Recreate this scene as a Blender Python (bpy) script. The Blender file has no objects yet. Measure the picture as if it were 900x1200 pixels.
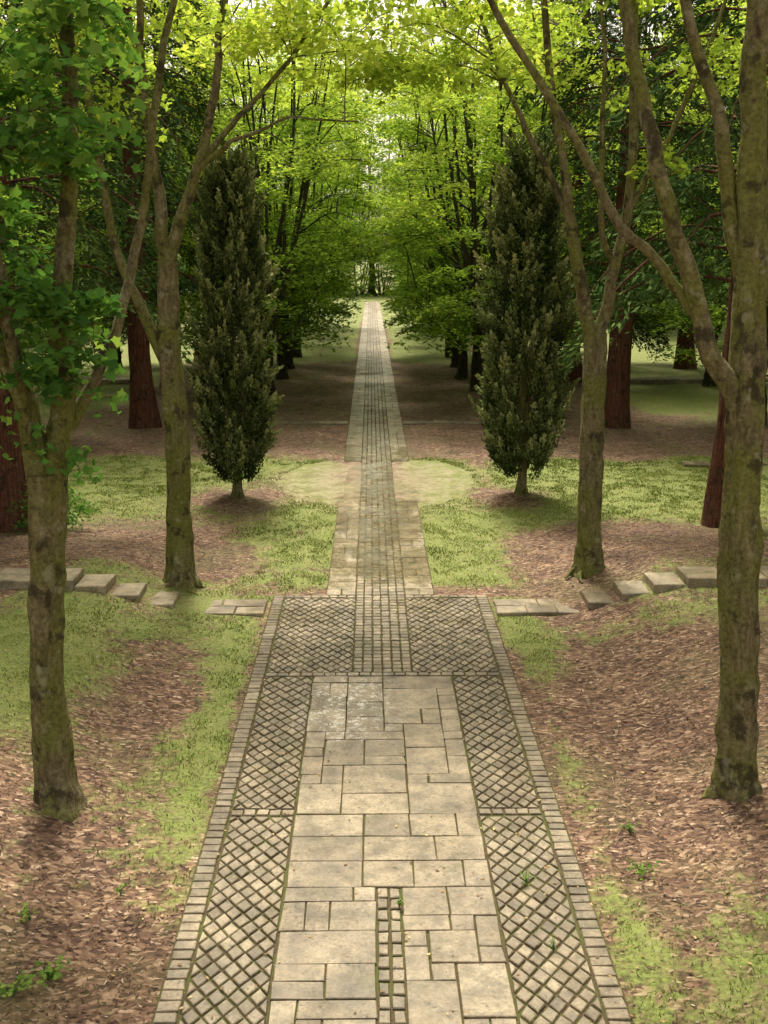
import bpy, math, numpy as np
rng=np.random.default_rng(11)
R=math.radians
scene=bpy.context.scene
scene.view_settings.view_transform='Standard'
scene.view_settings.look='None'
scene.view_settings.exposure=0

# ---------------- helpers ----------------
def hash2(ix,iy,s):
    h=(ix.astype(np.int64)*374761393+iy.astype(np.int64)*668265263+s*974711)&0xffffffff
    h=((h^(h>>13))*1274126177)&0xffffffff
    h=h^(h>>16)
    return (h&0xffff)/65535.0
def vnoise(x,y,s=0):
    x=np.asarray(x,float);y=np.asarray(y,float)
    ix=np.floor(x);iy=np.floor(y);fx=x-ix;fy=y-iy
    fx=fx*fx*(3-2*fx);fy=fy*fy*(3-2*fy)
    a=hash2(ix,iy,s);b=hash2(ix+1,iy,s);c=hash2(ix,iy+1,s);d=hash2(ix+1,iy+1,s)
    return (a*(1-fx)+b*fx)*(1-fy)+(c*(1-fx)+d*fx)*fy
def fbm(x,y,s=0,o=4):
    t=0;a=.5;n=0
    for i in range(o):
        t=t+a*vnoise(x*2**i+i*17.3,y*2**i-i*9.1,s+i);n+=a;a*=.5
    return t/n
def sstep(a,b,x):
    t=np.clip((np.asarray(x,float)-a)/(b-a),0,1);return t*t*(3-2*t)
def gau(x,y,cx,cy,r,ry=None):
    ry=ry or r
    return np.exp(-(((x-cx)/r)**2+((y-cy)/ry)**2))

class MB:
    def __init__(s): s.V=[];s.G=[];s.n=0
    def add(s,V,F,mat=0,tint=.5,smooth=False):
        V=np.asarray(V,float).reshape(-1,3);F=np.asarray(F,dtype=np.int64)
        s.V.append(V)
        t=np.broadcast_to(np.asarray(tint,float),(len(F),))
        s.G.append((F+s.n,mat,t,smooth));s.n+=len(V)
    def mesh(s,name,mats):
        V=np.concatenate(s.V)
        me=bpy.data.meshes.new(name)
        me.vertices.add(len(V));me.vertices.foreach_set('co',V.ravel().astype(np.float32))
        L=np.concatenate([g[0].ravel() for g in s.G])
        tot=np.concatenate([np.full(len(g[0]),g[0].shape[1]) for g in s.G])
        st=np.concatenate([[0],np.cumsum(tot)[:-1]])
        me.loops.add(len(L));me.loops.foreach_set('vertex_index',L.astype(np.int32))
        me.polygons.add(len(tot));me.polygons.foreach_set('loop_start',st.astype(np.int32))
        me.polygons.foreach_set('material_index',np.concatenate([np.full(len(g[0]),g[1]) for g in s.G]).astype(np.int32))
        me.polygons.foreach_set('use_smooth',np.concatenate([np.full(len(g[0]),g[3]) for g in s.G]).astype(bool))
        me.update(calc_edges=True)
        a=me.attributes.new('tint','FLOAT','FACE')
        a.data.foreach_set('value',np.concatenate([g[2] for g in s.G]).astype(np.float32))
        for m in mats: me.materials.append(m)
        return me
def obj(name,me,loc=(0,0,0),rz=0,sc=1,coll=None):
    o=bpy.data.objects.new(name,me);o.location=loc;o.rotation_euler=(0,0,rz)
    o.scale=(sc,sc,sc) if np.isscalar(sc) else sc
    (coll or scene.collection).objects.link(o);return o

# ---------------- materials ----------------
def newmat(name):
    m=bpy.data.materials.new(name);m.use_nodes=True
    nt=m.node_tree;nt.nodes.clear()
    return m,nt
def N(nt,t,**k):
    n=nt.nodes.new(t)
    for a,b in k.items(): setattr(n,a,b)
    return n
def ramp(nt,fac,stops):
    r=N(nt,'ShaderNodeValToRGB');e=r.color_ramp.elements
    e[0].position=stops[0][0];e[0].color=(*stops[0][1],1)
    e[1].position=stops[-1][0];e[1].color=(*stops[-1][1],1)
    for p,c in stops[1:-1]:
        x=e.new(p);x.color=(*c,1)
    nt.links.new(fac,r.inputs[0]);return r.outputs[0]
def attr(nt,n):
    a=N(nt,'ShaderNodeAttribute');a.attribute_name=n;return a.outputs['Fac']
def noise(nt,vec,scale,detail=4,rough=.6):
    n=N(nt,'ShaderNodeTexNoise');n.inputs['Scale'].default_value=scale;n.inputs['Detail'].default_value=detail
    n.inputs['Roughness'].default_value=rough;nt.links.new(vec,n.inputs['Vector']);return n.outputs['Fac']
def mapping(nt,vec,sc):
    m=N(nt,'ShaderNodeMapping');m.inputs['Scale'].default_value=sc;nt.links.new(vec,m.inputs['Vector']);return m.outputs[0]
def mixc(nt,f,a,b,mode='MIX'):
    m=N(nt,'ShaderNodeMix');m.data_type='RGBA';m.blend_type=mode
    for sock,v in ((m.inputs[0],f),(m.inputs[6],a),(m.inputs[7],b)):
        if isinstance(v,(int,float)): sock.default_value=v
        elif isinstance(v,tuple): sock.default_value=(*v,1)
        else: nt.links.new(v,sock)
    return m.outputs[2]
def mth(nt,op,a,b=0.0,clamp=False):
    m=N(nt,'ShaderNodeMath');m.operation=op;m.use_clamp=clamp
    for s,v in ((m.inputs[0],a),(m.inputs[1],b)):
        if isinstance(v,(int,float)): s.default_value=v
        else: nt.links.new(v,s)
    return m.outputs[0]
def mrange(nt,v,a,b,c=0.0,d=1.0):
    m=N(nt,'ShaderNodeMapRange');nt.links.new(v,m.inputs[0])
    for i,x in enumerate((a,b,c,d)): m.inputs[i+1].default_value=x
    return m.outputs[0]
def principled(nt,col,rough=.8,bump=None,bs=.3,bd=.02,spec=.3):
    p=N(nt,'ShaderNodeBsdfPrincipled');o=N(nt,'ShaderNodeOutputMaterial')
    nt.links.new(col,p.inputs['Base Color'])
    if isinstance(rough,float): p.inputs['Roughness'].default_value=rough
    else: nt.links.new(rough,p.inputs['Roughness'])
    p.inputs['Specular IOR Level'].default_value=spec
    if bump is not None:
        b=N(nt,'ShaderNodeBump');b.inputs['Strength'].default_value=bs;b.inputs['Distance'].default_value=bd
        nt.links.new(bump,b.inputs['Height']);nt.links.new(b.outputs[0],p.inputs['Normal'])
    nt.links.new(p.outputs[0],o.inputs[0]);return p
def coords(nt,w='Object'):
    return N(nt,'ShaderNodeTexCoord').outputs[w]
def geopos(nt): return N(nt,'ShaderNodeNewGeometry').outputs['Position']

def leafmat(name,stops,trans=.45,tm=(1.3,1.25,.7)):
    m,nt=newmat(name)
    t=attr(nt,'tint')
    oi=N(nt,'ShaderNodeObjectInfo').outputs['Random']
    t2=mth(nt,'ADD',t,mrange(nt,oi,0,1,-.08,.08))
    c=ramp(nt,t2,stops)
    d=N(nt,'ShaderNodeBsdfDiffuse');nt.links.new(c,d.inputs[0]);out=d.outputs[0]
    if trans>0:
        tr=N(nt,'ShaderNodeBsdfTranslucent')
        nt.links.new(mixc(nt,1.0,c,tm,'MULTIPLY'),tr.inputs[0])
        m1=N(nt,'ShaderNodeMixShader');m1.inputs[0].default_value=trans
        nt.links.new(out,m1.inputs[1]);nt.links.new(tr.outputs[0],m1.inputs[2]);out=m1.outputs[0]
    o=N(nt,'ShaderNodeOutputMaterial');nt.links.new(out,o.inputs[0]);return m
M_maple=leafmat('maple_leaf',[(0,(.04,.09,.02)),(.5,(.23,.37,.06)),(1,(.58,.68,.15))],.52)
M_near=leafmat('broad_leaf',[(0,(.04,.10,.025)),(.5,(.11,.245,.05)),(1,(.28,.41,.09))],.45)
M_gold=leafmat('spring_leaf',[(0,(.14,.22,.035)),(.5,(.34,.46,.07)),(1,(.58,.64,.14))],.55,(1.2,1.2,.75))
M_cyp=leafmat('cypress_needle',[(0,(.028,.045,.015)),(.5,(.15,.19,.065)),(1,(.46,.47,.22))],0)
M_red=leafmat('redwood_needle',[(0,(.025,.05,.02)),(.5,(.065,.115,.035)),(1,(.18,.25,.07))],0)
M_grass=leafmat('grass_blade',[(0,(.085,.11,.025)),(.5,(.20,.26,.05)),(1,(.37,.40,.12))],0)

def barkmat(name,cols,moss,mossamt,vs=(9,9,2.2)):
    m,nt=newmat(name);p=coords(nt)
    n1=noise(nt,mapping(nt,p,vs),1.6,6,.65)
    n2=noise(nt,p,1.9,4);n3=noise(nt,p,26,4,.7)
    c=ramp(nt,n1,[(.3,cols[0]),(.5,cols[1]),(.7,cols[2])])
    f=mth(nt,'MULTIPLY',mrange(nt,n2,.40,.60),mossamt)
    c=mixc(nt,f,c,moss)
    c=mixc(nt,.75,c,ramp(nt,n3,[(.3,(.35,.35,.35)),(.7,(1.45,1.45,1.4))]),'MULTIPLY')
    n4=noise(nt,p,4.4,5,.6)
    c=mixc(nt,mth(nt,'MULTIPLY',mrange(nt,n4,.55,.62),.75),c,(.035,.028,.016))
    n5=noise(nt,p,6.1,5,.6)
    c=mixc(nt,mth(nt,'MULTIPLY',mrange(nt,n5,.59,.68),mossamt*.65),c,(.36,.345,.23))
    h=mth(nt,'ADD',n1,mth(nt,'MULTIPLY',n3,.5))
    principled(nt,c,.9,h,1.0,.045,.15);return m
M_bark=barkmat('mossy_bark',[(.08,.065,.035),(.18,.15,.08),(.29,.25,.145)],(.165,.175,.04),.85)
M_barkd=barkmat('maple_bark',[(.025,.02,.015),(.055,.047,.032),(.10,.085,.06)],(.04,.05,.018),.5)
M_rbark=barkmat('redwood_bark',[(.05,.02,.014),(.14,.055,.036),(.22,.10,.068)],(.08,.06,.03),.2,(16,16,.8))

def pavemat(name,base,lite,dark):
    m,nt=newmat(name);p=geopos(nt)
    t=attr(nt,'tint')
    c=ramp(nt,t,[(0,dark),(.5,base),(1,lite)])
    n1=noise(nt,p,1.3,5,.65);n2=noise(nt,p,38,5,.75);n3=noise(nt,p,5,4,.65)
    c=mixc(nt,.85,c,ramp(nt,n1,[(.3,(.55,.55,.52)),(.7,(1.25,1.22,1.15))]),'MULTIPLY')
    c=mixc(nt,.85,c,ramp(nt,n2,[(.3,(.5,.48,.45)),(.65,(1.3,1.3,1.3))]),'MULTIPLY')
    c=mixc(nt,.85,c,ramp(nt,n3,[(.35,(.5,.5,.46)),(.6,(1.14,1.14,1.1))]),'MULTIPLY')
    c=mixc(nt,mrange(nt,noise(nt,p,2.3,5,.7),.54,.72,0,.5),c,(.10,.105,.04))
    sx=N(nt,'ShaderNodeSeparateXYZ');nt.links.new(p,sx.inputs[0])
    dx=mth(nt,'MULTIPLY',mth(nt,'ADD',sx.outputs[0],.40),1.5);dy=mth(nt,'MULTIPLY',mth(nt,'ADD',sx.outputs[1],-11.8),.85)
    r=mth(nt,'SQRT',mth(nt,'ADD',mth(nt,'MULTIPLY',dx,dx),mth(nt,'MULTIPLY',dy,dy)))
    sp=mrange(nt,noise(nt,p,11,7,.9),.535,.56)
    msk=mth(nt,'MULTIPLY',mrange(nt,r,.3,1.1,1,0),sp)
    c=mixc(nt,mth(nt,'MULTIPLY',msk,.9),c,(.8,.8,.78))
    c=mixc(nt,mrange(nt,noise(nt,p,30,4,.7),.63,.69,0,.5),c,(.46,.43,.35))
    c=mixc(nt,mrange(nt,noise(nt,p,17,4,.7),.60,.68,0,.7),c,(.06,.05,.03))
    w=noise(nt,mapping(nt,p,(1.3,.5,1)),1.3,4,.6)
    wy=mth(nt,'MULTIPLY',mrange(nt,sx.outputs[1],15.8,18),mrange(nt,sx.outputs[1],26,33,1,0))
    wet=mth(nt,'MULTIPLY',mrange(nt,w,.36,.48),wy)
    fw=mth(nt,'MULTIPLY',mrange(nt,noise(nt,p,.9,4,.6),.40,.58),.7)
    c=mixc(nt,mth(nt,'MULTIPLY',wet,.2),c,(.13,.11,.08))
    c=mixc(nt,fw,c,mixc(nt,1.0,c,(.68,.65,.6),'MULTIPLY'))
    rg=mth(nt,'SUBTRACT',mrange(nt,n2,.3,.7,.52,.78),mth(nt,'MULTIPLY',wet,.6))
    rg=mth(nt,'MAXIMUM',mth(nt,'SUBTRACT',rg,mth(nt,'MULTIPLY',fw,.42)),.08)
    principled(nt,c,rg,mth(nt,'ADD',n2,n3),.45,.006,.5);return m
M_slab=pavemat('stone_slab',(.285,.235,.17),(.39,.33,.245),(.205,.168,.118))
M_sett=pavemat('stone_sett',(.25,.205,.147),(.35,.295,.215),(.16,.13,.09))

m,nt=newmat('joint_soil');p=geopos(nt)
n1=noise(nt,p,3,4);n2=noise(nt,p,60,4,.7)
c=ramp(nt,n2,[(.3,(.035,.027,.015)),(.7,(.13,.10,.06))])
c=mixc(nt,mrange(nt,n1,.42,.6,0,.75),c,(.085,.10,.028))
principled(nt,c,.95,n2,.6,.01,.1);M_joint=m

m,nt=newmat('ground_mulch_grass');p=geopos(nt)
v=N(nt,'ShaderNodeTexVoronoi');v.inputs['Scale'].default_value=22
dn=N(nt,'ShaderNodeTexNoise');dn.inputs['Scale'].default_value=5
nt.links.new(p,dn.inputs['Vector'])
pp=mixc(nt,.12,p,dn.outputs['Color']);nt.links.new(mapping(nt,pp,(1,1.9,1)),v.inputs['Vector'])
sepc=N(nt,'ShaderNodeSeparateColor');nt.links.new(v.outputs['Color'],sepc.inputs[0])
cm=ramp(nt,sepc.outputs[0],[(0,(.045,.026,.018)),(.35,(.12,.07,.047)),(.7,(.20,.123,.083)),(.93,(.31,.215,.15)),(1,(.46,.35,.26))])
n1=noise(nt,p,.55,5,.6);n2=noise(nt,p,24,5,.75);n3=noise(nt,p,2.2,5,.65)
cm=mixc(nt,.9,cm,ramp(nt,n3,[(.3,(.5,.45,.42)),(.7,(1.4,1.35,1.25))]),'MULTIPLY')
cm=mixc(nt,.6,cm,ramp(nt,n2,[(.3,(.45,.45,.45)),(.7,(1.45,1.45,1.45))]),'MULTIPLY')
cm=mixc(nt,mrange(nt,n1,.48,.64,0,.5),cm,(.085,.09,.028))
cg=ramp(nt,n2,[(.25,(.05,.07,.018)),(.5,(.15,.20,.04)),(.75,(.28,.32,.09))])
cg=mixc(nt,mrange(nt,n3,.45,.75,0,.5),cg,(.25,.25,.085))
g=attr(nt,'grass')
n6=noise(nt,p,4.5,6,.75)
gf=mrange(nt,mth(nt,'ADD',g,mth(nt,'MULTIPLY',mth(nt,'SUBTRACT',n6,.5),2.4)),.32,.72)
gf=mth(nt,'MULTIPLY',gf,mrange(nt,n2,.3,.6,.5,1))
c=mixc(nt,gf,cm,cg)
cs=ramp(nt,n3,[(.3,(.16,.118,.075)),(.5,(.25,.19,.125)),(.7,(.34,.265,.175))])
sf=mrange(nt,mth(nt,'ADD',attr(nt,'sand'),mth(nt,'MULTIPLY',mth(nt,'SUBTRACT',n6,.5),2.6)),.25,.9,0,.85)
c=mixc(nt,sf,c,cs)
rg=mth(nt,'SUBTRACT',.92,mth(nt,'MULTIPLY',mth(nt,'MULTIPLY',sf,mrange(nt,n3,.42,.52)),.68))
principled(nt,c,rg,mth(nt,'ADD',n2,sepc.outputs[0]),.5,.012,.4);M_ground=m

m,nt=newmat('wood_chip');t=attr(nt,'tint')
c=ramp(nt,t,[(0,(.045,.026,.018)),(.4,(.135,.08,.054)),(.75,(.29,.195,.135)),(1,(.62,.52,.40))])
principled(nt,c,.85,None,spec=.2);M_chip=m
m,nt=newmat('fallen_leaf');t=attr(nt,'tint')
c=ramp(nt,t,[(0,(.10,.05,.02)),(.6,(.3,.18,.07)),(1,(.5,.42,.18))])
principled(nt,c,.7,None,spec=.3);M_fall=m
m,nt=newmat('puddle_water')
tb=N(nt,'ShaderNodeBsdfTransparent');tb.inputs[0].default_value=(.97,.96,.94,1)
gl=N(nt,'ShaderNodeBsdfGlossy');gl.inputs['Roughness'].default_value=.2;gl.inputs[0].default_value=(1,1,1,1)
fr=N(nt,'ShaderNodeFresnel');fr.inputs[0].default_value=1.4
bp=N(nt,'ShaderNodeBump');bp.inputs['Strength'].default_value=.2;bp.inputs['Distance'].default_value=.01
nt.links.new(noise(nt,geopos(nt),9,3),bp.inputs['Height']);nt.links.new(bp.outputs[0],gl.inputs['Normal'])
ms=N(nt,'ShaderNodeMixShader')
nt.links.new(mth(nt,'MULTIPLY',fr.outputs[0],mrange(nt,noise(nt,geopos(nt),1.6,5,.65),.42,.55)),ms.inputs[0])
nt.links.new(tb.outputs[0],ms.inputs[1]);nt.links.new(gl.outputs[0],ms.inputs[2])
nt.links.new(ms.outputs[0],N(nt,'ShaderNodeOutputMaterial').inputs[0]);M_water=m

# ---------------- terrain ----------------
JY0,JY1=22.6,27.2
def terr(x,y):
    ax=np.abs(x)
    near=1-sstep(16.2,21,y)
    z=.45*sstep(2.3,4.7,ax)*near
    z=z-.10*np.exp(-((y-14.2)/.9)**2)*sstep(3.4,4.8,ax)
    hw=np.where(y<16,1.62,.84)
    off=sstep(0,.5,ax-hw)
    z=z+off*(.02+(fbm(x*.7,y*.7,3)-.5)*.12+(fbm(x*3,y*3,5)-.5)*.05)
    z=z+.6*sstep(9,30,ax)*fbm(x*.05,y*.05,9)*off
    z=z+.027*((ax>.39)&(ax<.9)&(y>JY0)&(y<JY1))
    for cx,cy in ((-2.98,9.25),(3.24,9.35),(-3.0,16.3),(3.27,16.8),(-2.96,22.9),(3.02,22.9)):
        z=z+.07*gau(x,y,cx,cy,.5)
    return z
def gmask(x,y):
    ax=np.abs(x);n=fbm(x*.75,y*.75,21)
    g=.68*np.exp(-((ax-1.8)/.24)**2)*(y<16)*(.2+vnoise(x*.5,y*.9,8))
    g=g+.66*np.exp(-((y-13.6)/2.3)**2)*sstep(1.6,2.0,ax)
    g=g-.6*gau(x,y,-2.75,12.6,.9,1.7)-.85*gau(x,y,3.9,12.2,1.5,2.2)
    g=g+.7*gau(x,y,-4.2,12.0,1.0,2.4)+.45*gau(x,y,1.95,13.8,.4,1.8)+.45*gau(x,y,-1.95,12.2,.35,2.2)
    g=g+.85*gau(x,y,3.4,6.9,1.0,1.2)+.5*gau(x,y,2.4,6.5,.6,1.2)+.4*gau(x,y,-2.2,6.2,.6,.9)
    m=sstep(16,17,y)*(1-sstep(26.5,28.5,y))
    g=g+m*(.76*np.exp(-((ax-1.5)/.95)**2)+.68*sstep(20.0,21.6,y)*sstep(2.2,3.2,ax)+.36)
    g=g-m*(1.0*gau(ax,y,3.9,18.4,1.9,1.8)+1.0*gau(ax,y,3.0,22.7,.95,1.25))
    g=g+.95*sstep(50,55,y)*sstep(.7,1.2,ax)*(1-sstep(4.6,5.8,ax))
    g=g+.95*sstep(8,9.5,ax)*sstep(32,38,y)+.9*sstep(86,92,y)
    return np.clip(g+(n-.5)*1.45,0,1)
def smask(x,y):
    s=.85*np.exp(-((x/2.3)**2+((y-24.8)/3.0)**2)**1.3)
    return np.clip(s,0,1)
xs=np.concatenate([-np.geomspace(700,12,34),np.arange(-11.8,-5.9,.2),np.arange(-5.7,5.75,.075),np.arange(5.9,11.9,.2),np.geomspace(12,700,34)])
ys=np.concatenate([-np.geomspace(600,2,18),np.arange(0,4,.5),np.arange(4,24,.08),np.arange(24,44,.22),np.geomspace(44.3,900,60)])
X,Y=np.meshgrid(xs,ys);Z=terr(X,Y)
nx,ny=len(xs),len(ys);idx=np.arange(nx*ny).reshape(ny,nx)
F=np.stack([idx[:-1,:-1],idx[:-1,1:],idx[1:,1:],idx[1:,:-1]],-1).reshape(-1,4)
mb=MB();mb.add(np.stack([X,Y,Z],-1),F,smooth=True)
me=mb.mesh('ground',[M_ground])
for nm,f in (('grass',gmask),('sand',smask)):
    a=me.attributes.new(nm,'FLOAT','POINT');a.data.foreach_set('value',f(X,Y).ravel().astype(np.float32))
obj('ground',me)

# ---------------- paving ----------------
def prism(mb,poly,zt,tint,bev=.006,mat=0,zb=-.02):
    P=np.asarray(poly,float);n=len(P);c=P.mean(0);d=P-c
    L=np.linalg.norm(d,axis=1,keepdims=True);T=c+d*(1-bev*1.4/L)
    V=np.zeros((3*n,3));V[:n,:2]=P;V[:n,2]=zb;V[n:2*n,:2]=P;V[n:2*n,2]=zt-bev;V[2*n:,:2]=T;V[2*n:,2]=zt
    tl=rng.normal(0,.008,2);V[n:,2]+=(V[n:,0]-c[0])*tl[0]+(V[n:,1]-c[1])*tl[1]
    i=np.arange(n);j=(i+1)%n
    S=np.concatenate([np.stack([i,j,j+n,i+n],1),np.stack([i+n,j+n,j+2*n,i+2*n],1)])
    mb.add(V,S,mat,tint)
    mb.G.append((np.arange(2*n,3*n)[None]+mb.n-3*n,mat,np.array([tint]),False))
def rect(mb,x0,x1,y0,y1,zt,gap=.008,t=None,mat=0,j=.004,bev=.006):
    g=gap/2
    P=np.array([[x0+g,y0+g],[x1-g,y0+g],[x1-g,y1-g],[x0+g,y1-g]])+rng.normal(0,j,(4,2))
    prism(mb,P,zt+rng.normal(0,.0018),rng.uniform(.15,.85) if t is None else t,bev,mat)
def setts(mb,x0,x1,y0,y1,nc,rl,zt,gap=.016,mat=1):
    nr=max(1,int(round((y1-y0)/rl)));w=(x1-x0)/nc;h=(y1-y0)/nr
    for r in range(nr):
        for c in range(nc):
            rect(mb,x0+c*w,x0+(c+1)*w,y0+r*h,y0+(r+1)*h,zt,gap,mat=mat)
def ashlar(mb,x0,x1,y0,y1,nc,rl,zt):
    nr=int(round((y1-y0)/rl));w=(x1-x0)/nc;h=(y1-y0)/nr
    occ=np.zeros((nr,nc),bool)
    S=[(3,2),(2,2),(2,1),(1,1),(2,3),(1,2),(4,2),(3,3),(3,1)];W=np.array([5,4,3,1.6,3,1.5,2.5,2,1.5]);W/=W.sum()
    for r in range(nr):
        for c in range(nc):
            if occ[r,c]: continue
            for t in range(12):
                a,b=S[rng.choice(len(S),p=W)]
                if c+a<=nc and r+b<=nr and not occ[r:r+b,c:c+a].any(): break
            else: a=b=1
            occ[r:r+b,c:c+a]=True
            rect(mb,x0+c*w,x0+(c+a)*w,y0+r*h,y0+(r+b)*h,zt,.012,mat=0,bev=.005)
def clip(P,x0,x1,y0,y1):
    for ax,v,s in ((0,x0,1),(0,x1,-1),(1,y0,1),(1,y1,-1)):
        Q=[]
        for i in range(len(P)):
            a=P[i];b=P[(i+1)%len(P)];da=(a[ax]-v)*s;db=(b[ax]-v)*s
            if da>=0:Q.append(a)
            if (da>=0)!=(db>=0):
                t=da/(da-db);Q.append([a[0]+(b[0]-a[0])*t,a[1]+(b[1]-a[1])*t])
        P=Q
        if len(P)<3:return None
    return P
def lattice(mb,x0,x1,y0,y1,dx,dy,zt):
    nx=int(round((x1-x0)/dx));dx=(x1-x0)/nx;s=.85
    for r in range(int((y1-y0)/(dy/2))+2):
        for c in range(-1,nx+1):
            cx=x0+dx*(c+.5+(.5 if r%2 else 0));cy=y0+r*dy/2
            P=[[cx,cy-dy/2*s],[cx+dx/2*s,cy],[cx,cy+dy/2*s],[cx-dx/2*s,cy]]
            P=clip(P,x0+.008,x1-.008,y0+.008,y1-.008)
            if P is None: continue
            A=.5*abs(sum(P[i][0]*P[(i+1)%len(P)][1]-P[(i+1)%len(P)][0]*P[i][1] for i in range(len(P))))
            if A<.001: continue
            Q=[P[0]]
            for q in P[1:]:
                if math.hypot(q[0]-Q[-1][0],q[1]-Q[-1][1])>.004: Q.append(q)
            if len(Q)<3: continue
            prism(mb,np.array(Q)+rng.normal(0,.003,(len(Q),2)),zt+rng.normal(0,.003),rng.uniform(.1,.9),.007,1)
ZT=.035
mb=MB()
ashlar(mb,-.835,.835,8.05,12.66,8,.2,ZT)
for s in (-1,1):
    a,b=sorted((s*.1,s*.835));ashlar(mb,a,b,1.5,8.05,4,.2,ZT)
    for y0,y1 in ((1.5,9.22),(9.36,12.66),(12.80,15.82)):
        xa=.845 if y1<12.7 else .37
        a,b=sorted((s*xa,s*1.425));lattice(mb,a,b,y0,y1,.14,.20,ZT-.002)
    a,b=sorted((s*.845,s*1.425));setts(mb,a,b,9.24,9.35,5,.11,ZT)
    a,b=sorted((s*1.435,s*1.60));setts(mb,a,b,1.5,15.96,1,.115,ZT)
    a,b=sorted((s*.37,s*1.425));setts(mb,a,b,15.84,15.96,8,.12,ZT)
setts(mb,-1.425,1.425,12.68,12.79,20,.11,ZT)
setts(mb,-.1,.1,1.5,8.04,2,.15,ZT,gap=.024)
setts(mb,-.365,.365,12.80,15.96,6,.125,ZT,gap=.02)
setts(mb,-.365,.365,15.98,60,6,.15,ZT,gap=.016)
setts(mb,-.365,.365,60,126,4,.4,ZT,gap=.016)
for s in (-1,1):
    y=15.98
    while y<126:
        l=rng.choice([.3,.4,.5])*(1 if y<60 else 2)
        if JY0-.3<y<JY1-.1: y=JY1 if y>JY0 else y+l; continue
        a,b=sorted((s*.37,s*.81))
        if rng.random()<.35 and y<60:
            mid=(a+b)/2;rect(mb,a,mid,y,y+l,ZT,.012,mat=0);rect(mb,mid,b,y,y+l,ZT,.012,mat=0)
        else: rect(mb,a,b,y,y+l,ZT,.012,mat=0,t=rng.uniform(.4,1))
        y+=l
for x,y0,y1 in ((1.61,1.4,15.97),(.82,15.975,JY0),(.372,JY0,JY1),(.82,JY1,126)):
    mb.add([[-x,y0,.016],[x,y0,.016],[x,y1,.016],[-x,y1,.016]],[[0,1,2,3]],2)
obj('paved_path',mb.mesh('paved_path',[M_slab,M_sett,M_joint]))
def puddle(cx,cy,rx,ry,seed,z=.0405):
    n=56;a=np.linspace(0,2*np.pi,n,endpoint=False)
    k=1+.45*(vnoise(np.cos(a)*1.7+seed,np.sin(a)*1.7,seed)-.5)+.35*(vnoise(np.cos(a)*4+seed,np.sin(a)*4,seed+3)-.5)
    V=np.stack([cx+rx*k*np.cos(a),cy+ry*k*np.sin(a),np.full(n,z)],1);mb=MB();mb.add(V,np.arange(n)[None]);obj('puddle',mb.mesh('puddle',[M_water]))
puddle(.0,22.2,.80,4.6,12,.045)

def slabrow(mb,x0,x1,y0,y1,z,n,th=.14):
    e=np.linspace(x0,x1,n+1)
    for i in range(n):
        P=np.array([[e[i]+.006,y0],[e[i+1]-.006,y0],[e[i+1]-.006,y1],[e[i]+.006,y1]])+rng.normal(0,.006,(4,2))
        prism(mb,P,z+rng.normal(0,.004),rng.uniform(.3,.95),.012,0,z-th)
for s in (-1,1):
    mb=MB()
    def rr(xa,xb,*k):
        a,b=sorted((s*xa,s*xb));slabrow(mb,a,b,*k)
    rr(1.66,2.95,15.05,15.38,.05,3);rr(1.66,2.95,15.39,15.7,.05,2)
    for i,(xa,xb) in enumerate(((2.95,3.42),(3.42,3.87),(3.87,4.32))):
        rr(xa,xb,15.05,15.66,.06+.135*(i+1),1,.3)
    rr(4.34,9.5,15.02,15.66,.56,9,.3)
    obj('stone_steps',mb.mesh('stone_steps',[M_slab]))
mb=MB()
for s in (-1,1):
    a,b=sorted((s*.83,s*3.6));slabrow(mb,a,b,33.4,33.9,.055,6,.1)
obj('cross_path',mb.mesh('cross_path',[M_sett]))
mb=MB()
for i in range(7):
    x=7.4+i*.75;P=np.array([[x,26.2+i*.12],[x+.6,26.15+i*.12],[x+.65,26.6+i*.12],[x+.05,26.65+i*.12]])
    prism(mb,P,float(terr(np.array(x),np.array(26.5)))+.08,.8,.012,0)
obj('stepping_stones',mb.mesh('stepping_stones',[M_slab]))
mb=MB()
for s in (-1,1):
    a,b=sorted((s*9.,s*16));slabrow(mb,a,b,44,45,.22,9,.3)
obj('side_path',mb.mesh('side_path',[M_slab]))

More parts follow.
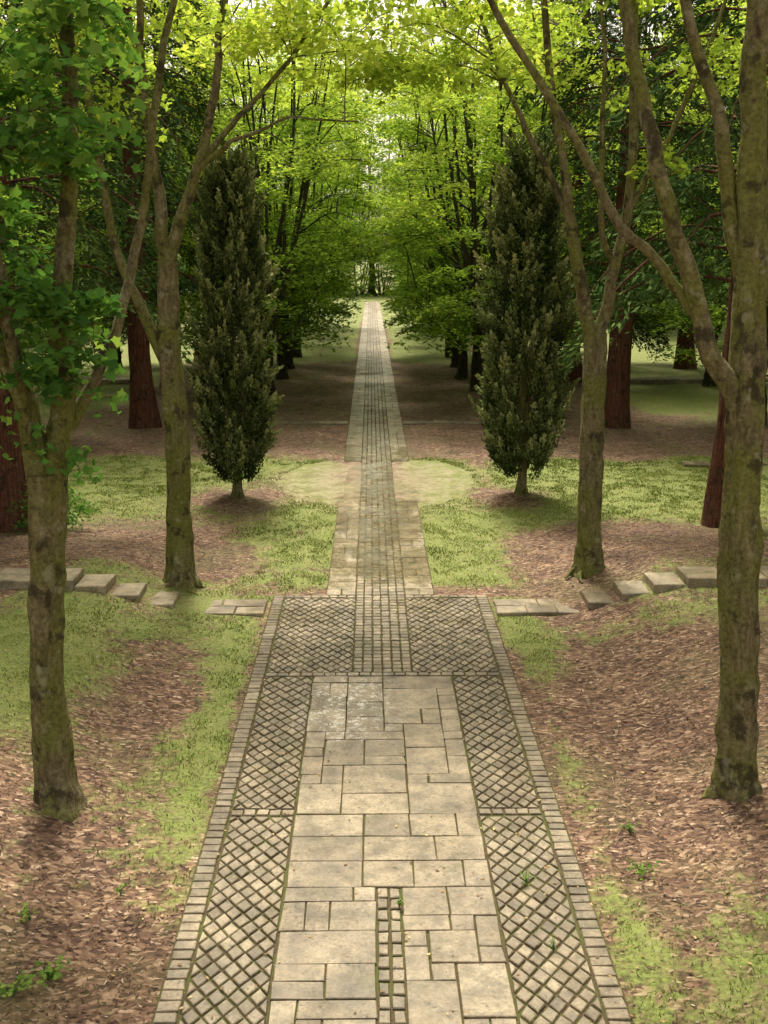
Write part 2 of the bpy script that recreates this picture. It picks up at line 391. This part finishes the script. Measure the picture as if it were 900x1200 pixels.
# ---------------- tubes / leaves ----------------
def nrm(v): return v/np.maximum(np.linalg.norm(v,axis=-1,keepdims=True),1e-9)
def catmull(P,n):
    P=np.asarray(P,float);Q=np.vstack([2*P[0]-P[1],P,2*P[-1]-P[-2]]);m=len(P)-1
    t=np.linspace(0,m-1e-6,n);i=t.astype(int);f=(t-i)[:,None]
    a,b,c,d=Q[i],Q[i+1],Q[i+2],Q[i+3]
    return .5*(2*b+(c-a)*f+(2*a-5*b+4*c-d)*f**2+(3*b-a-3*c+d)*f**3)
def tube(mb,P,r,sides=8,mat=0,tint=.5,lump=0):
    P=np.asarray(P,float);n=len(P);T=nrm(np.gradient(P,axis=0))
    u=np.cross(T[0],[.3,1,.1]);u/=np.linalg.norm(u);U=[u]
    for i in range(1,n):
        u=u-T[i]*np.dot(u,T[i]);u/=np.linalg.norm(u)+1e-9;U.append(u)
    U=np.array(U);W=np.cross(T,U);a=np.linspace(0,2*np.pi,sides,endpoint=False)
    rr=np.asarray(r)[:,None]*np.ones(sides)
    if lump: 
        L=np.cumsum(np.r_[0,np.linalg.norm(np.diff(P,axis=0),axis=1)])[:,None]
        ph=P[0,0]*7+P[0,1]
        rr=rr*(1+lump*(np.sin(3*a+ph+L*.9)*.5+np.sin(5*a-L*1.7+ph)*.35+ (vnoise(L*2.5+0*a,a*2.2+ph,4)-.5)*1.4+ (vnoise(L*7+0*a,a*3.3+ph,6)-.5)*.9))
    V=P[:,None]+(U[:,None]*np.cos(a)[None,:,None]+W[:,None]*np.sin(a)[None,:,None])*rr[...,None]
    k=np.arange(n*sides).reshape(n,sides);k2=np.roll(k,-1,1)
    F=np.stack([k[:-1],k2[:-1],k2[1:],k[1:]],-1).reshape(-1,4)
    mb.add(V,F,mat,tint,True)
LA=np.radians([0,24,50,80,112,180,248,280,310,336]);LR=np.array([1,.62,.9,.55,.62,.25,.62,.55,.9,.62])
LOBE=np.stack([np.cos(LA)*LR,np.sin(LA)*LR],1)*.6
OVAL=np.array([[-.5,0],[-.1,-.27],[.5,0],[-.1,.27]])
def leaves(mb,C,size,tint,mat=1,spread=.6,shape=OVAL,dirs=None,up=(0,0,1),asp=1):
    n=len(C);Nn=nrm(np.asarray(up)+rng.normal(0,spread,(n,3)))
    A=rng.normal(0,1,(n,3)) if dirs is None else dirs+rng.normal(0,.25,(n,3))
    if dirs is None: A=nrm(A-Nn*np.sum(A*Nn,1,keepdims=True));B=np.cross(Nn,A)
    else: A=nrm(A);B=nrm(np.cross(A,rng.normal(0,1,(n,3))))
    s=np.broadcast_to(size,(n,))*rng.uniform(.65,1.25,n)
    k=len(shape)
    V=C[:,None]+A[:,None]*(shape[None,:,0:1]*s[:,None,None])+B[:,None]*(shape[None,:,1:2]*s[:,None,None]*asp)
    if k>4: V[:,:,2]-=(np.abs(shape[None,:,1])*s[:,None])*.35
    mb.add(V,np.arange(n*k).reshape(n,k),mat,np.clip(tint,0,1))

class Tree:
    def __init__(s): s.mb=MB();s.S=[]
    def limb(s,P,r0,r1,n=None,sides=8,lump=.1,wob=.03,rad=None):
        P=np.asarray(P,float);n=n or max(6,len(P)*5)
        C=catmull(P,n);t=np.linspace(0,1,n)
        w=rng.normal(0,1,(n,3));w=(w+np.roll(w,1,0)+np.roll(w,2,0))/3*wob;w[0]=0;C=C+w
        rr=r0+(r1-r0)*t if rad is None else np.interp(t,np.linspace(0,1,len(rad)),rad)
        if rad is not None: rr=rr+.055*np.exp(-np.maximum(C[:,2]-C[0,2]-.12,0)/.12)
        tube(s.mb,C,rr,sides,0,.5,lump);s.S.append(C[n//4:]);return C
    def spray(s,c,rad,n,size,tint,flat=.14,spread=.5,shape=OVAL,twig=.02,mat=1,bow=.3):
        P=np.concatenate(s.S);c=np.asarray(c,float)
        d=np.linalg.norm(P-c,axis=1)+np.maximum(0,P[:,2]-c[2]+.2)*2
        a=P[np.argmin(d)];L=np.linalg.norm(c-a)
        mid=(a+c)/2+np.array([0,0,bow*L*.4])+rng.normal(0,.06*L,3)
        C=catmull([a,mid,c],8);tube(s.mb,C,np.linspace(twig*(.6+.35*L),twig*.3,8),4)
        if rng.random()<.35 and L>.5: s.S.append(C[3:])
        for k in range(3):
            e=c+np.array([*rng.normal(0,rad*.55,2),rng.normal(0,flat*rad)])
            tube(s.mb,catmull([C[5],(C[5]+e)/2+[0,0,.05],e],4),[twig*.4,twig*.35,twig*.25,twig*.12],3)
        nl=int(n);rr=rad*np.sqrt(rng.random(nl));th=rng.uniform(0,2*np.pi,nl)
        el=rng.uniform(.6,1.0);ph=rng.uniform(0,np.pi)
        lx=rr*np.cos(th);ly=rr*np.sin(th)*el
        x=lx*np.cos(ph)-ly*np.sin(ph);y=lx*np.sin(ph)+ly*np.cos(ph)
        z=rng.normal(0,flat*rad*.6,nl)-.28*rr**2/rad+.1*rad*np.sin(x*4/rad+ph)
        leaves(s.mb,c+np.stack([x,y,z],1),size,tint+rng.normal(0,.13,nl),mat,spread,shape)
    def cloud(s,c,r,k,**kw):
        for i in range(k):
            v=nrm(rng.normal(0,1,3))*rng.uniform(.45,1)**.6
            p=np.array(c)+v*np.array(r)
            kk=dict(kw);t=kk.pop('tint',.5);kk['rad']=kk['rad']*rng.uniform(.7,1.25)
            s.spray(p,tint=t+rng.normal(0,.12)+.12*v[2],**kk)

def maple(seed,h=14.5,rad=3.9,nsp=145,low=2.6):
    global rng;rng=np.random.default_rng(seed);T=Tree()
    T.limb([[0,0,-.2],[.05,0,.6],[.02,.05,1.4],[0,0,2.0]],.24,.17,rad=[.3,.2,.18,.17],sides=8)
    for k in range(7):
        a=2*np.pi*k/7+rng.normal(0,.2);ro=rad*rng.uniform(.35,.75);hh=h*rng.uniform(.65,.92)
        z0=rng.uniform(1.1,2.0)
        T.limb([[0,0,z0],[ro*.35*np.cos(a),ro*.35*np.sin(a),z0+(hh-z0)*.28],[ro*.7*np.cos(a+.2),ro*.7*np.sin(a+.2),z0+(hh-z0)*.62],[ro*np.cos(a),ro*np.sin(a),hh]],.10,.025,n=14,sides=6)
    for i in range(nsp):
        t=rng.random()**1.2;z=low+(h-low)*t
        prof=.72+.28*min(1,t/.35) if t<.75 else np.sqrt(max(0,1-((t-.75)/.27)**2))
        rr=rad*prof*rng.uniform(.3,1)**.45;a=rng.uniform(0,2*np.pi)
        T.spray([rr*np.cos(a),rr*np.sin(a),z-.25*rr*.3],rng.uniform(.75,1.3),160,.17,.24+.46*t+.12*rr/rad+rng.normal(0,.09),flat=.09,spread=.36,twig=.022)  # tint lightens with height: shaded low crown and bright top painted into leaf colour
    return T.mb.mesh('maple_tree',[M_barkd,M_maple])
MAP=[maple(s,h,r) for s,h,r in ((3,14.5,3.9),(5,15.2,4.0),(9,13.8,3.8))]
def redwood(seed,h=24,r=.36,low=4.4,L0=3.0,nb=120):
    global rng;rng=np.random.default_rng(seed);T=Tree()
    z=np.linspace(-.2,h,30);P=np.stack([.05*np.sin(z*.3),.05*np.cos(z*.4),z],1)
    rr=r*(1-.93*np.clip(z/h,0,1))+.16*np.exp(-np.maximum(z,0)/.6)
    tube(T.mb,P,rr,14,0,.5,.12)
    for i in range(nb):
        t=(i+rng.random())/nb;zz=low+(h-low-.5)*t;a=rng.uniform(0,2*np.pi);L=(L0*(1-t)**.8+.5)*rng.uniform(.7,1.15)
        d=np.array([np.cos(a),np.sin(a),0])
        C=catmull([[0,0,zz],[*(d[:2]*L*.45),zz+.05*L],[*(d[:2]*L*.8),zz-.15*L],[*(d[:2]*L),zz-.38*L]],9)
        tube(T.mb,C,np.linspace(.02+.006*L,.006,9),4)
        n=int(115*L*(1.3-.7*t));q=rng.uniform(.15,1,n);k=(q*8).astype(int).clip(0,7);f=(q*8-k)[:,None]
        b=C[k]*(1-f)+C[k+1]*f;side=np.array([-d[1],d[0],0])
        w=(1.05-q*.6)*.28*L*rng.uniform(-1,1,n)
        pts=b+side*w[:,None]+np.stack([np.zeros(n),np.zeros(n),-.4*np.abs(w)-rng.random(n)**2*.3],1)
        dr=d*.6+side*np.sign(w)[:,None]*.6+np.array([0,0,-.45])+rng.normal(0,.25,(n,3))
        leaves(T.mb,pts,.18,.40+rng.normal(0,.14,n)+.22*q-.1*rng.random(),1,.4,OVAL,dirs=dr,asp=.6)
    return T.mb.mesh('redwood_tree',[M_rbark,M_red])
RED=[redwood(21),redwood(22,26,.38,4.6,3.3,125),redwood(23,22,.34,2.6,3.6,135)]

rng=np.random.default_rng(5)
gz=lambda x,y: float(terr(np.array(float(x)),np.array(float(y))))
for i,y in enumerate((37,41.5,46,51,56.5,64,72,81)):
    for s in (-1,1):
        far=y>58
        x=s*((4.9 if far else 3.75)+rng.uniform(-.15,.15));k=rng.integers(3)
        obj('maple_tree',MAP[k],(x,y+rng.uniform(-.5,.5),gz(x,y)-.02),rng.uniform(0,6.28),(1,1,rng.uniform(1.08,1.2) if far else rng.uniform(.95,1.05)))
for x,y,s in ((-10.5,30.5,.85),(-12.5,39,1),(11.5,33,.9),(13,43,1),(-11.5,50,.9),(11.6,52,.95),(-12,19,.8),(12.5,20.5,.8)):
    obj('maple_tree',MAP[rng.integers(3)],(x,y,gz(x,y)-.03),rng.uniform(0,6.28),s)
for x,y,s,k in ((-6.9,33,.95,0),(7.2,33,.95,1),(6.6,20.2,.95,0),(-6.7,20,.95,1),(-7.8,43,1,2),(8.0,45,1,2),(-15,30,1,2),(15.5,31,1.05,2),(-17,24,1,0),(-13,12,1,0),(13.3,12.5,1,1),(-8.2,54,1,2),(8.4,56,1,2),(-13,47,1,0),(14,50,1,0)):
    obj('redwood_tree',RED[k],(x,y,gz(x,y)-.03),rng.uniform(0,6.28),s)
dc=bpy.data.collections.new('distant_trees_mass')
for side in (-1,1):
    for row,x0 in enumerate((20,27)):
        y=8+row*3
        while y<130:
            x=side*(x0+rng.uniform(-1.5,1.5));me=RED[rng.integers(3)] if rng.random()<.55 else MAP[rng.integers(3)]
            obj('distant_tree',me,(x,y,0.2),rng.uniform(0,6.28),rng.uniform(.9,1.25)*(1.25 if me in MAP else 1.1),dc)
            y+=rng.uniform(5.5,7)
for x in np.arange(-38,39,7.5):
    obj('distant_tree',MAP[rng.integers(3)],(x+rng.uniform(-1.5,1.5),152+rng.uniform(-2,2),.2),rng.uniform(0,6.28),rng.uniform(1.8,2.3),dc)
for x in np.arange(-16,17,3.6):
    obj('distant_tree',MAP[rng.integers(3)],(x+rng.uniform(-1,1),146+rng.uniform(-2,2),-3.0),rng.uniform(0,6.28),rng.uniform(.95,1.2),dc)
e=bpy.data.objects.new('distant_trees',None);e.instance_type='COLLECTION';e.instance_collection=dc
scene.collection.objects.link(e)

# ---- cypress ----
def cypress(seed,h,Rm):
    global rng;rng=np.random.default_rng(seed);T=Tree()
    T.limb([[0,0,-.1],[.02,0,.5],[0,.02,1.5],[0,0,h*.8]],.12,.03,rad=[.10,.1,.09,.03],sides=8,wob=.01)
    for k in range(9):
        a=rng.uniform(0,6.28);q=Rm*.5
        T.limb([[0,0,.35+.05*k],[q*.5*np.cos(a),q*.5*np.sin(a),1.0+.1*k],[q*np.cos(a),q*np.sin(a),2.2+.2*k]],.035,.012,n=8,sides=5)
    lob=rng.uniform(0,6.28,4)
    for i in range(560):
        t=rng.random();z=.55+(h-1.1)*t;a=rng.uniform(0,6.28)
        prof=np.interp(t,[0,.06,.2,.4,.7,.9,1],[.4,.75,1,.95,.78,.55,.2])
        lump=1+.16*np.sin(3*a+lob[0]+z*1.3)+.15*np.sin(5*a+lob[1]-z*2.1)
        rf=rng.uniform(.3,1)**.3;rr=Rm*prof*lump*rf
        L=rng.uniform(.4,.85);o=np.array([np.cos(a),np.sin(a),0]);o2=nrm(o*rng.uniform(.15,.7)+np.array([0,0,1])+rng.normal(0,.18,3))
        n=120;q=rng.random(n);w=.115*np.sin(np.pi*(q*.8+.2))
        P=np.array([rr*np.cos(a)*.9,rr*np.sin(a)*.9,z-L*.3])+o2*(q*L)[:,None]+rng.normal(0,1,(n,3))*w[:,None]*.5
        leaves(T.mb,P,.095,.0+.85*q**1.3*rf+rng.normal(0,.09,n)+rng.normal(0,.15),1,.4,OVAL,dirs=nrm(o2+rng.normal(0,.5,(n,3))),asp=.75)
    return T.mb.mesh('cypress_tree',[M_bark,M_cyp])
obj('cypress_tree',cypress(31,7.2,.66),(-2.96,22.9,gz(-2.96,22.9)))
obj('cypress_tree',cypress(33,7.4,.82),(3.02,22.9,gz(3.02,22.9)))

# ---- four foreground broadleaf trees ----
def roots(T,x,y,z,r):
    for k in range(6):
        a=k*1.05+rng.uniform(-.3,.3);L=r*rng.uniform(1.8,2.8)
        T.limb([[x,y,z+.3],[x+np.cos(a)*r*.8,y+np.sin(a)*r*.8,z+.09],[x+np.cos(a)*L*.8,y+np.sin(a)*L*.8,z-.01],[x+np.cos(a+.3)*L*1.2,y+np.sin(a+.3)*L*1.2,z-.09]],r*.42,r*.1,n=10,sides=7,lump=.15,wob=.004);T.S.pop()
rng=np.random.default_rng(41)
T=Tree();z0=gz(-2.98,9.25)
T.limb([[-2.98,9.25,z0-.15],[-2.99,9.25,.55],[-3.0,9.25,1.3],[-2.95,9.25,2.2],[-2.89,9.25,3.2]],0,0,n=60,sides=20,rad=[.195,.16,.15,.145,.155],lump=.22,wob=.006)
T.limb([[-2.9,9.25,3.0],[-3.06,9.2,3.88],[-3.25,9.1,4.6],[-3.6,9,6],[-3.9,8.8,8]],.11,.035,n=22,sides=10)
T.limb([[-2.9,9.25,3.0],[-2.76,9.3,3.7],[-2.7,9.3,4.3],[-2.55,9.35,5.7],[-2.5,9.4,7.5],[-2.4,9.4,9.5]],.12,.035,n=26,sides=10)
T.limb([[-2.86,9.28,3.25],[-2.42,9.5,4.1],[-2.12,9.8,5.15],[-1.9,10,6.5],[-1.5,10.2,8.2]],.06,.025,n=20,sides=8)
T.limb([[-2.95,9.2,3.3],[-3.0,8.9,4.4],[-3.0,8.6,5.6],[-3.1,8.4,7]],.06,.025,n=16,sides=8)
K=dict(rad=.45,n=60,size=.13,flat=.22,spread=.6,shape=LOBE,twig=.012)
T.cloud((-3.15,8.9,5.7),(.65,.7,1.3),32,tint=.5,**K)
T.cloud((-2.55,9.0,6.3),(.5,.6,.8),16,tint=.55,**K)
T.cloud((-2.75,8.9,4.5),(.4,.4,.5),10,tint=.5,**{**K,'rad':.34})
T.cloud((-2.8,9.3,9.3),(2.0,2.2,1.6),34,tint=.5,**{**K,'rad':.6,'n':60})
for i in range(16):
    T.spray([-2.85+rng.normal(0,.2),9.1+rng.normal(0,.1),rng.uniform(3.1,4.3)],.15,12,.10,.5,flat=.6,spread=.9,shape=LOBE,twig=.007)
obj('broadleaf_tree',T.mb.mesh('broadleaf_tree',[M_bark,M_near]))

T=Tree();z0=gz(3.24,9.35)
T.limb([[3.24,9.35,z0-.15],[3.22,9.35,.6],[3.16,9.35,1.5],[3.1,9.35,2.5],[3.05,9.35,3.5],[3.0,9.35,5],[2.95,9.4,6.3],[2.95,9.4,8.5]],0,0,n=90,sides=20,rad=[.20,.17,.165,.16,.15,.125,.10,.05],lump=.22,wob=.007)
T.limb([[3.07,9.35,3.2],[2.93,9.32,3.85],[2.64,9.3,4.45],[2.2,9.3,5.67],[1.9,9.35,6.8],[1.6,9.5,8.5]],.11,.035,n=26,sides=10)
T.limb([[2.68,9.3,4.38],[2.3,9.4,4.85],[1.92,9.4,5.27],[1.32,9.5,6.25],[.84,9.5,6.95],[.3,9.6,8.2]],.055,.02,n=24,sides=8)
T.limb([[3.0,9.35,4.6],[2.8,9.4,5.5],[2.69,9.4,6.1],[2.35,9.4,7.1],[2.1,9.4,8.6]],.08,.03,n=20,sides=8)
T.limb([[3.0,9.35,4.2],[3.3,9.5,5.2],[3.6,9.6,6.5],[3.9,9.6,8]],.06,.03,n=18,sides=8)
K=dict(rad=.45,n=46,size=.12,flat=.25,spread=.65,shape=LOBE,twig=.012)
T.cloud((2.4,9.4,9.6),(2.4,2.4,1.7),34,tint=.6,**{**K,'rad':.6,'n':60})
T.cloud((1.5,9.9,7.5),(1.3,1.0,.5),14,tint=.7,**K)
obj('broadleaf_tree',T.mb.mesh('broadleaf_tree',[M_bark,M_gold]))

T=Tree();z0=gz(-3,16.1)
T.limb([[-3.0,16.1,z0-.15],[-3.0,16.1,.7],[-2.99,16.1,1.6],[-2.98,16.1,2.5],[-3.03,16.1,3.8],[-2.98,16.1,5.1]],0,0,n=60,sides=18,rad=[.235,.19,.18,.17,.155,.13],lump=.22,wob=.008)
T.limb([[-2.98,16.1,4.9],[-3.1,16.1,5.9],[-3.19,16.1,6.75],[-3.25,16.1,8.4],[-3.4,16.1,10.8]],.10,.03,n=22)
T.limb([[-2.98,16.1,4.9],[-2.78,16.1,5.6],[-2.5,16.1,6.3],[-2.25,16.2,7.4],[-2.1,16.3,8.4],[-1.8,16.4,10.4]],.10,.03,n=24)
T.limb([[-3.02,16.1,3.4],[-3.35,16.05,4.2],[-3.7,16,5.1],[-3.94,15.9,7],[-4.0,15.9,8.4],[-4.2,15.9,10]],.09,.03,n=24)
T.limb([[-2.6,16.1,6.05],[-2.2,16.0,6.45],[-1.82,16,6.62],[-1.2,15.9,6.82],[-.3,15.8,6.75]],.045,.01,n=20,sides=6)
T.limb([[-2.5,16.1,6.3],[-2.1,16.3,6.75],[-1.7,16.5,7.2],[-.8,16.8,8.3],[0,17,9.6]],.05,.02,n=20,sides=6)
K=dict(rad=.65,n=80,size=.125,flat=.2,spread=.55,shape=LOBE,twig=.013)
T.cloud((-2.2,17,9.4),(3.0,2.4,1.6),60,tint=.55,**K)
T.cloud((-.9,16.8,7.9),(1.6,1.4,.6),24,tint=.65,**K)
T.cloud((-4.2,16.0,7.3),(.9,1.2,1.2),12,tint=.3,**K)
roots(T,-3.0,16.1,z0,.15)
obj('broadleaf_tree',T.mb.mesh('broadleaf_tree',[M_bark,M_gold]))

T=Tree();z0=gz(3.27,16.6)
T.limb([[3.27,16.6,z0-.15],[3.24,16.6,.8],[3.21,16.6,1.6],[3.2,16.6,2.6],[3.2,16.6,3.9]],0,0,n=52,sides=18,rad=[.24,.195,.18,.175,.165],lump=.22,wob=.008)
T.limb([[3.2,16.6,3.6],[2.97,16.6,4.65],[2.75,16.6,5.6],[2.6,16.6,6.4],[2.3,16.6,8.4],[2.0,16.6,10.5]],.115,.03,n=26)
T.limb([[3.2,16.6,3.6],[3.42,16.6,4.65],[3.65,16.6,6.4],[3.52,16.6,8.4],[3.6,16.6,10.5]],.105,.03,n=24)
T.limb([[2.82,16.6,5.3],[2.4,16.7,6.2],[2.0,16.8,7.0],[1.4,17,8.4],[.8,17.2,10]],.055,.02,n=20,sides=6)
T.limb([[3.44,16.6,4.75],[3.15,16.5,5.6],[3.15,16.5,7.3],[3.0,16.5,9]],.055,.02,n=18,sides=6)
T.limb([[3.55,16.6,5.5],[4.1,16.6,6.6],[4.6,16.6,7.8],[5,16.6,9]],.05,.02,n=18,sides=6)
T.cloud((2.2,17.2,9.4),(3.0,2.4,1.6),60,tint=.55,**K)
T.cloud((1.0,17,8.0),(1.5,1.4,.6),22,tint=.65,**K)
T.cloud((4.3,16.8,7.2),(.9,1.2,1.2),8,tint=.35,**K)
roots(T,3.27,16.6,z0,.17)
obj('broadleaf_tree',T.mb.mesh('broadleaf_tree',[M_bark,M_gold]))

# ---- shrub ----
T=Tree()
for k in range(8):
    a=k*.8;T.limb([[0,0,0],[.2*np.cos(a),.2*np.sin(a),.3],[.4*np.cos(a),.4*np.sin(a),.6]],.02,.008,n=6,sides=4)
T.cloud((0,0,.4),(.75,.6,.35),26,tint=.4,rad=.22,n=60,size=.07,flat=.5,spread=.9,twig=.006)
sh=T.mb.mesh('shrub',[M_bark,M_near])
obj('shrub',sh,(-5.9,19.6,gz(-5.9,19.6)));obj('shrub',sh,(-7.3,20.4,gz(-7.3,20.4)),1.3,1.2)

# ---------------- ground cover ----------------
def onpath(x,y):
    ax=np.abs(x);return ((y<16.02)&(ax<1.61))|((y>=16.02)&(ax<.83))|((y>15)&(y<15.72)&(ax<9.5))
n=110000;x=rng.uniform(-7,7,n);y=4.5+21*rng.random(n)**1.25
g=gmask(x,y);k=(rng.random(n)>g*1.0)&~onpath(x,y)&(smask(x,y)<.3);x=x[k];y=y[k];z=terr(x,y)+rng.uniform(.003,.016,len(x))
mb=MB();P=np.stack([x,y,z],1);d=rng.normal(0,1,(len(x),3));d[:,2]*=.18
Nn=nrm(np.array([0,0,1])+rng.normal(0,.3,P.shape));A=nrm(d-Nn*np.sum(d*Nn,1,keepdims=True));B=np.cross(Nn,A)
l=(.009+.026*rng.random(len(x))**2.8)[:,None];w=(.003+.006*rng.random(len(x)))[:,None]
V=np.stack([P-A*l-B*w*.6,P+A*l*.8-B*w,P+A*l+B*w*.5,P-A*l*.9+B*w],1)
mb.add(V,np.arange(len(x)*4).reshape(-1,4),0,np.clip(rng.beta(1.5,2.3,len(x)),0,1))
obj('wood_chips',mb.mesh('wood_chips',[M_chip]))
n=540000;x=rng.uniform(-9,9,n);y=4.5+23.5*rng.random(n)
g=gmask(x,y);dens=np.clip((g-.25)*1.5,0,1)*(.15+.85*(fbm(x*4,y*4,77,3)>.48))
k=(rng.random(n)<dens)&~onpath(x,y)&(smask(x,y)<.35);x=x[k];y=y[k];n=len(x)
z=terr(x,y)-.004;P=np.stack([x,y,z],1);a=rng.uniform(0,6.28,n)
h=rng.uniform(.018,.05,n)*(.6+.8*vnoise(x*1.3,y*1.3,5));w=.004+.0002*y
s=np.stack([np.cos(a),np.sin(a),0*a],1)*w[:,None];t=np.stack([rng.normal(0,.5,n)*h,rng.normal(0,.5,n)*h,h],1)
V=np.stack([P-s,P+s,P+t],1);mb=MB();mb.add(V,np.arange(n*3).reshape(-1,3),0,np.clip(.5+rng.normal(0,.2,n)+(vnoise(x*.8,y*.8,14)-.5)*.6,0,1))
obj('grass',mb.mesh('grass',[M_grass]))
mb=MB();n=2000;x=rng.uniform(-6,6,n);y=5+20*rng.random(n);z=np.where(onpath(x,y),ZT+.006,terr(x,y)+.02)
leaves(mb,np.stack([x,y,z],1),.04,rng.random(n),0,.15,OVAL)
n=6000;x=1.6*np.sign(rng.uniform(-1,1,n))*rng.random(n)**.6;y=5+11*rng.random(n);leaves(mb,np.stack([x,y,np.full(n,ZT+.004)],1),.017,rng.random(n)*.6,0,.12,OVAL,asp=.6)
obj('leaf_litter',mb.mesh('leaf_litter',[M_fall]))
mb=MB()
for i in range(160):
    x=rng.choice([-1,1])*rng.uniform(1.8,5);y=rng.uniform(5.5,15);a=rng.uniform(0,6.28);L=rng.uniform(.08,.3);z=gz(x,y)+.015
    tube(mb,catmull([[x,y,z],[x+L*.5*np.cos(a),y+L*.5*np.sin(a),z+.012],[x+L*np.cos(a+.3),y+L*np.sin(a+.3),z]],5),[.004,.004,.003,.003,.002],4)
obj('fallen_twigs',mb.mesh('fallen_twigs',[M_bark]))
def weed(x,y,r,n,sz,base=None):
    mb=MB();z=gz(x,y) if base is None else base
    for i in range(n):
        a=rng.uniform(0,6.28);q=r*rng.random()**.6
        C=catmull([[x,y,z-.01],[x+q*.5*np.cos(a),y+q*.5*np.sin(a),z+.05+.04*rng.random()],[x+q*np.cos(a),y+q*np.sin(a),z+.03+.06*rng.random()]],4)
        tube(mb,C,[.002]*4,3,0,.4);leaves(mb,C[2:]+rng.normal(0,.012,(2,3)),sz,.8+rng.normal(0,.15,2),0,.4,LOBE)
    obj('weed',mb.mesh('weed',[M_near]))
for a in ((-2.42,6.95,.16,26,.05),(-2.62,6.75,.14,20,.05),(-2.75,7.6,.1,10,.04),(2.1,8.25,.16,26,.035),(2.15,8.9,.1,14,.03),(3.05,7.6,.16,22,.04),(2.95,6.9,.2,30,.045),(-2.15,8.0,.08,8,.03)): weed(*a)
for a in ((1.12,8.1,.07,16,.022,.03),(.08,7.75,.06,12,.022,.03),(1.2,7.2,.05,9,.02,.03)): weed(*a)

# ---------------- light ----------------
w=bpy.data.worlds.new('World');scene.world=w;w.use_nodes=True;nt=w.node_tree
bg=nt.nodes['Background'];sky=nt.nodes.new('ShaderNodeTexSky');sky.sky_type='NISHITA';sky.sun_disc=False
EL,AZ=62,-10
sky.sun_elevation=R(EL);sky.sun_rotation=R(AZ);sky.dust_density=5;sky.ozone_density=.5
hs=nt.nodes.new('ShaderNodeHueSaturation');hs.inputs['Saturation'].default_value=.3;nt.links.new(sky.outputs[0],hs.inputs['Color'])
wc=mixc(nt,1.0,hs.outputs[0],(2.15,1.97,1.65),'MULTIPLY')
nt.links.new(wc,bg.inputs[0]);bg.inputs[1].default_value=.15
L=bpy.data.lights.new('sun','SUN');L.energy=5.0;L.angle=R(12);L.color=(1,.93,.78)
o=bpy.data.objects.new('sun',L);o.rotation_euler=(R(-(90-EL)),0,R(-AZ));scene.collection.objects.link(o)
# ---------------- camera ----------------
c=bpy.data.cameras.new('camera');c.sensor_fit='VERTICAL';c.sensor_height=24;c.lens=26;c.clip_end=2000;c.clip_start=.05
o=bpy.data.objects.new('camera',c);o.location=(-.13,0,5);o.rotation_euler=(R(77),0,R(-.66));scene.collection.objects.link(o)
scene.camera=o
